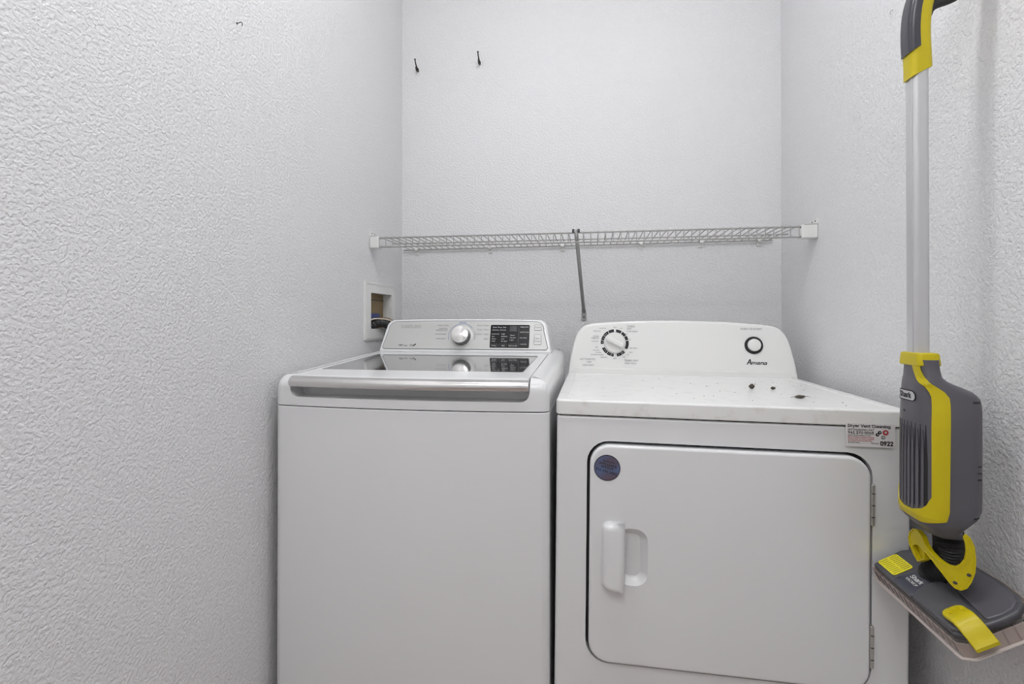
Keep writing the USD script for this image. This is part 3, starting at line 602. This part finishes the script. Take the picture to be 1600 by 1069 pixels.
obj('hose_tube', corrug(spline([(-0.012, 0.030, -0.050), (-0.004, 0.045, -0.034), (0.010, 0.066, -0.036), (0.024, 0.096, -0.060), (0.030, 0.135, -0.15), (0.030, 0.15, -0.40)], 200), 0.0095, 0.0009, 0.004), 'hose_brown', h2)
obj('cream_arc', tube(spline([(-0.020, -0.078, -0.050), (0.002, -0.066, -0.030), (0.018, -0.035, -0.029), (0.034, 0.010, -0.034), (0.050, 0.060, -0.058), (0.062, 0.090, -0.11), (0.064, 0.10, -0.30)], 40), 0.0028, 8), 'pale_arc', h1, label='thin pale cream arc above the hose')  # thin separate tube, a pale arc running above the hose

# ------------------------------------------------------------------ hooks
def coat_hook(x, z, label):
    h = thing('coat_hook', label, 'hook', (x, YB, z), group='dark coat hooks on the back wall')
    obj('hook_plate', T(rslab(0.008, 0.016, 0.0035, 0.003, 0.001), (0, 0, -0.002)), 'hook', h)
    obj('upper_prong', cat(tube(spline([(0, -0.002, 0.002), (0, -0.014, 0.004), (0, -0.030, 0.014), (0, -0.036, 0.024)], 16), np.linspace(0.0033, 0.0022, 16), 8), mv(trimesh.creation.icosphere(2, 0.0036), 0, -0.0362, 0.0262)), 'hook', h)
    obj('lower_prong', cat(tube(spline([(0, -0.002, -0.002), (0, -0.010, -0.010), (0, -0.019, -0.010), (0, -0.023, -0.002)], 16), 0.0031, 8), mv(trimesh.creation.icosphere(2, 0.0038), 0, -0.023, -0.0005)), 'hook', h)
coat_hook(-0.7290, 2.177, 'dark coat hook high on the back wall nearest the left corner')
coat_hook(-0.4605, 2.186, 'dark coat hook high on the back wall farther from the left corner')
ch = thing('cup_hook', 'small dark bent screw hook alone on the left wall', 'hook', (XL, 1.034, 1.792))
obj('hook_wire', tube(np.array([(-0.004, 0.005, 0.0), (0.006, 0.003, 0.0), (0.0135, 0.0015, 0.0), (0.0155, 0.001, -0.002), (0.016, 0.0008, -0.006), (0.016, 0.0006, -0.009)]), 0.0009, 7), 'hook', ch)
obj('hook_flange', T(lathe([(0.0, 0), (0.0028, 0), (0.0, 0.002)], 12), (0, 0.0046, 0.0), (0, 1, 0), (0, 0, 1)), 'hook', ch)
nl = thing('wall_nail', 'tiny bent nail in the right wall left of the mop handle', 'nail', (XR, 1.328, 1.852))
obj('nail_shank', tube(spline([(0.004, 0.003, 0.001), (-0.004, 0.001, 0.001), (-0.007, 0.0, -0.004), (-0.0075, -0.0015, -0.009)], 12), 0.0009, 6), 'galv', nl)

# ------------------------------------------------------------------ mop vacuum hanging on the right wall
YC, NE = 1.010, 3.2
ROWS = np.array([(1.045, 0.5662, 0.5987, .033), (1.03, .5663, .5990, .034), (1.015, .5669, .6010, .038), (1.006, .5646, .6110, .041), (1.000, .5633, .6278, .043), (.992, .5623, .6458, .045), (.982, .5619, .6589, .047), (.970, .5619, .6611, .049),
    (.955, .5619, .6611, .051), (.930, .5618, .6599, .053), (.880, .5614, .6595, .053), (.830, .5611, .6592, .053), (.790, .5608, .6588, .053), (.775, .5607, .6519, .052), (.762, .5640, .6380, .049), (.752, .5741, .6290, .044), (0.744, 0.582, 0.6320, 0.041), (0.738, 0.590, 0.6400, 0.036)])[::-1]
def mop_surf(phi, z, off=0.0):
    phi, z = np.asarray(phi, float), np.asarray(z, float)
    xf, xb, hw = (np.interp(z, ROWS[:, 0], ROWS[:, k]) for k in (1, 2, 3))
    A = (xb - xf) / 2; r = (np.abs(np.cos(phi) / A) ** NE + np.abs(np.sin(phi) / hw) ** NE) ** (-1 / NE) + off
    return np.stack([(xf + xb) / 2 - r * np.cos(phi), YC - r * np.sin(phi), z], -1)
PH = np.linspace(0, 2 * math.pi, 65)[:-1]
def wrap(poly, t, base=0.0, step=0.006):
    """poly in (arc metres = phi * 0.05, z); extruded t and laid on the mop body"""
    m = ext(poly.simplify(0.0002), t); v, f = trimesh.remesh.subdivide_to_size(m.vertices, m.faces, step)
    return trimesh.Trimesh(mop_surf(v[:, 0] / 0.05, v[:, 1], base + v[:, 2]), f[:, ::-1], process=False)
mop = thing('mop_vacuum', 'grey and yellow cordless mop vacuum hanging upright on the right wall', 'vacuum cleaner', (0, 0, 0))
zs = np.concatenate([np.linspace(0.738, 0.80, 16), np.linspace(0.82, 0.94, 7), np.linspace(0.955, 1.045, 16)])
body = loft([mop_surf(PH, np.full(64, z)) for z in zs])
obj('body', body, 'mop_grey', mop, smooth=35, label='dark grey motor body')
def sp(pts): return Polygon([(p * 0.05, z) for p, z in pts])
bandL = [(0.19, 1.042), (0.49, 1.023), (0.70, 1.011), (0.90, 1.000), (0.86, 0.981), (0.865, 0.967), (0.873, 0.897), (0.878, 0.812), (0.749, 0.796), (0.612, 0.788), (0.227, 0.780), (-0.288, 0.779), (-0.517, 0.783), (-0.8, 0.80)]
bandR = [(-0.8, 0.779), (-0.681, 0.767), (0.188, 0.766), (0.694, 0.765), (0.872, 0.767), (1.072, 0.7705), (1.275, 0.774), (1.272, 0.792), (1.283, 0.878), (1.297, 0.964), (1.310, 0.982), (1.300, 0.991), (1.260, 0.999), (1.190, 1.011), (1.02, 1.026), (0.96, 1.042)]
band = sp(bandL + bandR)
mirror = lambda P: affinity.scale(P, -1, 1, origin=(0, 0))
both = unary_union([band, mirror(band).intersection(sbox(-0.2, 0.70, -0.031, 0.972))]).buffer(0.0004)
obj('yellow_trim', wrap(both, 0.0028, -0.001), 'yellow', mop, smooth=35, label='yellow trim frame around the vents')
# vents
vent = sp([(-0.62, 0.94), (0.80, 0.94), (0.815, 0.815), (0.72, 0.799), (0.58, 0.7915), (0.22, 0.784), (-0.28, 0.783), (-0.55, 0.79), (-0.72, 0.81)])
SLOTS = [-0.56, -0.41, -0.24, -0.05, 0.158, 0.358, 0.556, 0.715]
for p in SLOTS:
    zlo = 0.800 - 0.012 * math.cos(p / 0.8 * 1.3); w = 0.056
    obj('vent_slot', wrap(sp([(p - 0.006, 0.934), (p + 0.006, 0.934), (p + w * 0.6, 0.905), (p + w, 0.87), (p + w, zlo), (p - w, zlo), (p - w, 0.87), (p - w * 0.6, 0.905)]), 0.0008, -0.0004), 'black', mop, label='black vent slot')
for pa_, pb_ in zip(SLOTS[:-1], SLOTS[1:]):
    p = (pa_ + pb_) / 2; zlo = 0.792 - 0.010 * math.cos(p / 0.8 * 1.3); w = (pb_ - pa_) / 2 - 0.050
    m = wrap(sp([(p - 0.010, 0.925), (p + 0.010, 0.925), (p + w + 0.010, 0.88), (p + w + 0.010, zlo), (p - w - 0.010, zlo), (p - w - 0.010, 0.88)]), 0.0020, -0.0006)
    obj('vent_rib', m, 'mop_grey', mop, label='raised grey vent rib')
bd = obj('badge', wrap(affinity.translate(Polygon(rrect(0.054, 0.0165, 0.0075)), -0.0085, 0.980), 0.0014, -0.0004), 'badge', mop, label='pale oval maker badge')
obj('badge_rim', wrap(affinity.translate(Polygon(rrect(0.0565, 0.019, 0.0088)).difference(Polygon(rrect(0.0535, 0.016, 0.0073))), -0.0085, 0.980), 0.0019, -0.0004), 'black', bd)
tm = text('Shark', 0.0095, 'c', bold=True, depth=0.0004); tm.apply_translation((-0.0085, 0.9757, 0))
v, f = trimesh.remesh.subdivide_to_size(tm.vertices, tm.faces, 0.004)
obj('lettering', trimesh.Trimesh(mop_surf(v[:, 0] / 0.05, v[:, 1], 0.0012 + v[:, 2]), f[:, ::-1], process=False), 'ink', bd, smooth=False)
obj('indicator', wrap(affinity.translate(Point(0, 0).buffer(0.002), -0.0126, 0.951), 0.0008), 'black', mop)
for z in (0.857, 0.846, 0.868):
    obj('side_slot', wrap(affinity.translate(Polygon(rrect(0.008, 0.0022, 0.001)), 2.16 * 0.05, z), 0.0006), 'black', mop)
for z in (0.975, 0.7805):
    obj('battery_seam', wrap(affinity.translate(Polygon(rrect(0.014, 0.0035, 0.0016)), 2.16 * 0.05, z), 0.0006), 'black', mop)
# collar and pole
col = loft([np.column_stack([0.5825 + rrect(a, b, 0.009, 5)[:, 0], YC + 0.004 + rrect(a, b, 0.009, 5)[:, 1], np.full(24, z)]) for z, a, b in ((1.034, 0.0355, 0.062), (1.036, 0.0375, 0.066), (1.054, 0.0365, 0.060), (1.0565, 0.0335, 0.056))])
obj('collar', col, 'yellow', mop, smooth=30, label='yellow collar at the pole foot')
PX, PY = 0.5835, 1.020
def pole_ring(z): 
    q = rrect(0.027, 0.031, 0.009, 6); return np.column_stack([PX + q[:, 0], PY + q[:, 1], np.full(len(q), z)])
pole = obj('pole', loft([pole_ring(z) for z in (1.03, 1.30, 1.60)]), 'pole', mop, smooth=30, label='silver aluminium pole')
obj('pole_groove', rbox(PX - 0.0142, PX - 0.0126, PY - 0.0095, PY - 0.0055, 1.055, 1.56, 0.0006), 'pole', pole)
# handle: sleeve following a bent path
hpth = spline([(PX, PY, 1.535), (PX, PY, 1.60), (PX, PY, 1.66), (PX + 0.008, PY, 1.70), (PX + 0.032, PY, 1.742), (PX + 0.070, PY, 1.772), (PX + 0.100, PY, 1.782)], 34)
def sweep(path, prof, scale=None):
    P = np.asarray(path); tg = np.gradient(P, axis=0); tg /= np.linalg.norm(tg, axis=1, keepdims=True)
    return loft([P[i] + (np.outer(prof[:, 0], np.cross((0, 1.0, 0), tg[i])) + np.outer(prof[:, 1], (0, 1.0, 0))) * (scale[i] if scale is not None else 1) for i in range(len(P))])
sleeve = sweep(hpth, rrect(0.0355, 0.036, 0.010, 5))
shear = bx(-0.2, 0.2, -0.2, 0.2, -0.2, 0.0)
A = trimesh.transformations.rotation_matrix(math.radians(-27), (0, 1, 0)); shear.apply_transform(A); shear.apply_translation((PX, PY, 1.560))
sleeve = cut(sleeve, shear)
hd = obj('handle', sleeve, 'yellow', mop, smooth=35, label='yellow bent handle sleeve')
gpath = hpth.copy(); tg = np.gradient(gpath, axis=0); tg /= np.linalg.norm(tg, axis=1, keepdims=True)
nn = np.array([np.cross((0, 1.0, 0), t) for t in tg])
gp = gpath - nn * 0.0085
gm = sweep(gp[6:], rrect(0.0225, 0.0382, 0.010, 5))
sh2 = bx(-0.2, 0.2, -0.2, 0.2, -0.3, 0.0); sh2.apply_transform(trimesh.transformations.rotation_matrix(math.radians(-30), (0, 1, 0))); sh2.apply_translation((PX, PY, 1.607))
obj('grip', cut(gm, sh2), 'mop_dark', hd, smooth=35, label='dark grey rubber grip')
obj('trigger', tube(spline([(PX + 0.016, PY, 1.668), (PX + 0.030, PY, 1.686), (PX + 0.055, PY, 1.694), (PX + 0.080, PY, 1.715), (PX + 0.092, PY, 1.765)], 24), 0.0085, 12), 'black', hd, label='black inner loop of the handle')
# hose and yoke
obj('hose', corrug(spline([(0.624, 1.012, 0.765), (0.625, 1.012, 0.735), (0.628, 1.014, 0.708), (0.629, 1.022, 0.684), (0.626, 1.036, 0.660), (0.620, 1.046, 0.645)], 150), 0.0215, 0.0014, 0.0048, 20), 'black', mop, label='black corrugated suction hose')
# yoke: a V-shaped plate curving round the front of the hose from its far to its near side
YCURVE = spline([(0.597, 1.066, 0), (0.5972, 1.030, 0), (0.598, 0.985, 0), (0.611, 0.962, 0), (0.634, 0.954, 0), (0.650, 0.954, 0)], 200)[:, :2]
YS = np.r_[0, np.cumsum(np.linalg.norm(np.diff(YCURVE, axis=0), axis=1))]
def yoke_map(m):
    v, f = trimesh.remesh.subdivide_to_size(m.vertices, m.faces, 0.006)
    t = np.gradient(YCURVE, YS, axis=0); nrm = np.stack([t[:, 1], -t[:, 0]], 1); nrm /= np.linalg.norm(nrm, axis=1, keepdims=True)
    x, y = (np.interp(v[:, 0], YS, YCURVE[:, k]) for k in (0, 1)); a, b = (np.interp(v[:, 0], YS, nrm[:, k]) for k in (0, 1))
    r = trimesh.Trimesh(np.stack([x + a * v[:, 2], y + b * v[:, 2], v[:, 1]], -1), f, process=False)
    if r.volume < 0: r.invert()
    return r
YOKE_OUT = [(0.0015, 0.7036), (0.0047, 0.7158), (0.0151, 0.7261), (0.0312, 0.729), (0.046, 0.7246), (0.0556, 0.7138), (0.0673, 0.7066), (0.0831, 0.7005), (0.0956, 0.6975), (0.1036, 0.6988), (0.1094, 0.7043), (0.1143, 0.7144), (0.116, 0.7287), (0.1152, 0.7414), (0.1128, 0.7515), (0.1161, 0.7577), (0.1209, 0.7533), (0.1259, 0.7393), (0.1275, 0.7182), (0.1266, 0.6968), (0.1223, 0.68), (0.1174, 0.6681), (0.1109, 0.6618), (0.1044, 0.6624), (0.0983, 0.6683), (0.0875, 0.6806), (0.0717, 0.6929), (0.0537, 0.7004), (0.0536, 0.6844), (0.0307, 0.6703), (0.0167, 0.678), (0.0046, 0.6905)]
YOKE_LOBE = [(0.0131, 0.693), (0.0227, 0.6996), (0.0374, 0.7013), (0.0498, 0.6987), (0.0517, 0.6869), (0.0329, 0.6748), (0.0225, 0.6807)]
yp = Polygon(YOKE_OUT).buffer(0.003).buffer(-0.006).buffer(0.003); lob = Polygon(YOKE_LOBE).buffer(-0.001).buffer(0.001)
obj('yoke', yoke_map(ext(yp.difference(lob), 0.007)), 'yellow', mop, smooth=35, label='yellow V-shaped swivel yoke')
obj('yoke_inner', yoke_map(cat(mv(ext(unary_union([lob.buffer(0.001), affinity.translate(lob, -0.007, 0).buffer(0.001)]), 0.002), 0, 0, -0.003))), 'yellow', mop)
obj('yoke_bead', yoke_map(mv(ext(yp.buffer(-0.0006).difference(yp.buffer(-0.0026)).difference(lob.buffer(0.001)), 0.0018), 0, 0, 0.0062)), 'yellow', mop)
for q in ((0.1048, 0.6723), (0.1191, 0.691)):
    m = lathe([(0.0, 0), (0.0028, 0), (0.0024, 0.0010), (0.0, 0.0013)], 14); m.apply_translation((q[0], q[1], 0.0068)); obj('yoke_screw', yoke_map(m), 'screw', mop)
# head: slab tilted about the wall direction
TH = math.radians(28)
hO, hU, hV = np.array([0.572, 1.025, 0.613]), np.array([0, -1.0, 0]), np.array([math.cos(TH), 0, math.sin(TH)])
hN = np.cross(hU, hV)
hF = lambda m, a=0.0, b=0.0, c=0.0: T(m, hO + hU * a + hV * b + hN * c, hU, hV)
def smooth_poly(pts, r=0.006, n=0):
    P = Polygon(pts).buffer(r, 8).buffer(-2 * r, 8).buffer(r, 8); q = np.array(P.exterior.coords)[:-1]
    return q if P.exterior.is_ccw else q[::-1]
sh = smooth_poly([(-0.124, 0.0), (0.110, -0.001), (0.1215, 0.008), (0.119, 0.050), (0.121, 0.070), (0.1185, 0.096), (0.106, 0.115), (0.0875, 0.1225), (0.041, 0.1270), (-0.0065, 0.1255), (-0.060, 0.118), (-0.085, 0.094), (-0.116, 0.086), (-0.130, 0.062)], 0.004)
head = obj('head', hF(slab(sh, 0.010, 0.004), 0, 0, -0.010), 'mop_top', mop, smooth=30, label='dark grey flat mop head')
obj('head_gloss', hF(slab(smooth_poly([(-0.058, 0.0), (0.006, -0.001), (0.000, 0.020), (-0.006, 0.045), (0.0, 0.075), (-0.045, 0.088), (-0.054, 0.050)], 0.003), 0.004, 0.003), 0, 0, -0.001), 'mop_gloss', head, smooth=30)
obj('head_cover', hF(slab(smooth_poly([(0.006, 0.0), (0.107, 0.0005), (0.116, 0.010), (0.112, 0.046), (0.020, 0.062), (-0.002, 0.058), (-0.006, 0.040), (-0.002, 0.018)], 0.005), 0.007, 0.004), 0, 0, -0.001), 'mop_top', head, smooth=30, label='raised grey head cover')
obj('head_shelf', hF(slab(smooth_poly([(0.014, 0.066), (0.112, 0.052), (0.115, 0.074), (0.112, 0.094), (0.102, 0.110), (0.086, 0.1175), (0.041, 0.122), (0.0, 0.120), (-0.010, 0.09)], 0.005), 0.004, 0.003), 0, 0, -0.001), 'mop_grey', head, smooth=30)
obj('hose_socket', hF(lathe([(0.0, 0), (0.028, 0), (0.027, 0.006), (0.024, 0.010), (0.0, 0.010)], 32), -0.030, 0.068, 0.0), 'black', head, label='black hose socket')
lb = obj('warning_label', hF(rslab(0.058, 0.040, 0.006, 0.0006), -0.0935, 0.0285, 0.0004), 'yellow_lab', head, label='bright yellow instruction label')
lines = []
for j in range(2):
    for k in range(9):
        w = 0.024 - 0.004 * ((k * 7 + j * 3) % 3) / 2
        lines.append(hF(rslab(0.0008, 0.016 - 0.002 * ((k + j) % 2), 0.0002, 0.0003), -0.0935 - 0.023 + k * 0.0058, 0.0285 + (-0.0095 if j == 0 else 0.0095), 0.0009))
obj('label_print', cat(lines), 'ink', lb, smooth=False, label='rows of tiny black print')
hl2 = []
for s, hgt, b in (('Shark', 0.0085, 0.0270), ('VACMOP', 0.0055, 0.0185)):
    hl2.append(hF(text(s, hgt, 'c', bold=(s == 'Shark')), -0.027, b, 0.0031))
obj('lettering', cat(hl2), 'ink_white', head, smooth=False, label='white maker lettering on the head')
# latch
lat = spline([(0.071, 0.006, 0.0), (0.080, 0.0090, 0), (0.092, 0.0100, 0), (0.104, 0.0125, 0), (0.116, 0.0095, 0), (0.130, -0.004, 0), (0.140, -0.016, 0)], 22)
ring = []
for i, (a, c, _) in enumerate(lat):
    w0, w1 = 0.0075, 0.0435
    if i < 5: w0 += 0.010 * (1 - i / 4) ** 2; w1 -= 0.010 * (1 - i / 4) ** 2
    ring.append([hO + hU * a + hV * b + hN * (c + dc) for b, dc in ((w0, -0.002), (w1, -0.002), (w1, 0.002), (w1 - 0.002, 0.0032), (w0 + 0.002, 0.0032), (w0, 0.002))])
lt = obj('latch', loft(ring), 'yellow', mop, smooth=40, label='yellow release latch on the head end')
obj('latch_grip', cat([hF(rslab(0.0012, 0.020, 0.0005, 0.0012), 0.082 + 0.004 * k, 0.0255, 0.0121 + 0.0003 * k) for k in range(4)]), 'yellow', lt)
# pad tray
to = smooth_poly([(-0.128, -0.006), (0.118, -0.007), (0.128, 0.004), (0.128, 0.110), (0.118, 0.126), (0.04, 0.133), (-0.06, 0.128), (-0.100, 0.100), (-0.133, 0.070)], 0.004)
ti = inset(to, 0.0014)
tray_wall = ext(Polygon(to).difference(Polygon(ti)), 0.024)
tray = obj('pad_tray', hF(tray_wall, 0, 0, -0.034), 'tray', mop, smooth=30, label='clear dirt tray around the pad')
pad_o = inset(to, 0.002)
obj('pad', hF(slab(pad_o, 0.003, 0.001), 0, 0, -0.037), 'pad', mop, label='white cleaning pad under the head')
obj('tray_flange', hF(ext(Polygon(inset(to, -0.0065)).difference(Polygon(inset(to, -0.0015))), 0.0012), 0, 0, -0.0335), 'tray_rim', tray, smooth=False)
for a in np.linspace(-0.116, 0.106, 15):
    obj('tray_rib', hF(rslab(0.0009, 0.002, 0.0003, 0.020), a, -0.0058, -0.032), 'mop_dark', tray)
for b in (0.060, 0.078, 0.096):
    obj('tray_rib', hF(rslab(0.006, 0.0012, 0.0004, 0.022), 0.1240, b, -0.033), 'mop_dark', tray)
# hanging hook out of frame that carries the handle
hk = thing('utility_hook', 'white wall hook under the bent mop handle', 'hook', (XR, PY, 1.765))
obj('hook_plate', T(rslab(0.03, 0.06, 0.006, 0.004, 0.001), (0, 0, 0), (0, -1, 0), (0, 0, 1)), 'plastic', hk)
obj('hook_arm', tube(spline([(-0.002, 0, -0.004), (-0.025, 0, -0.012), (-0.045, 0, -0.010), (-0.060, 0, 0.004), (-0.062, 0, 0.020)], 20), 0.004, 10), 'plastic', hk)
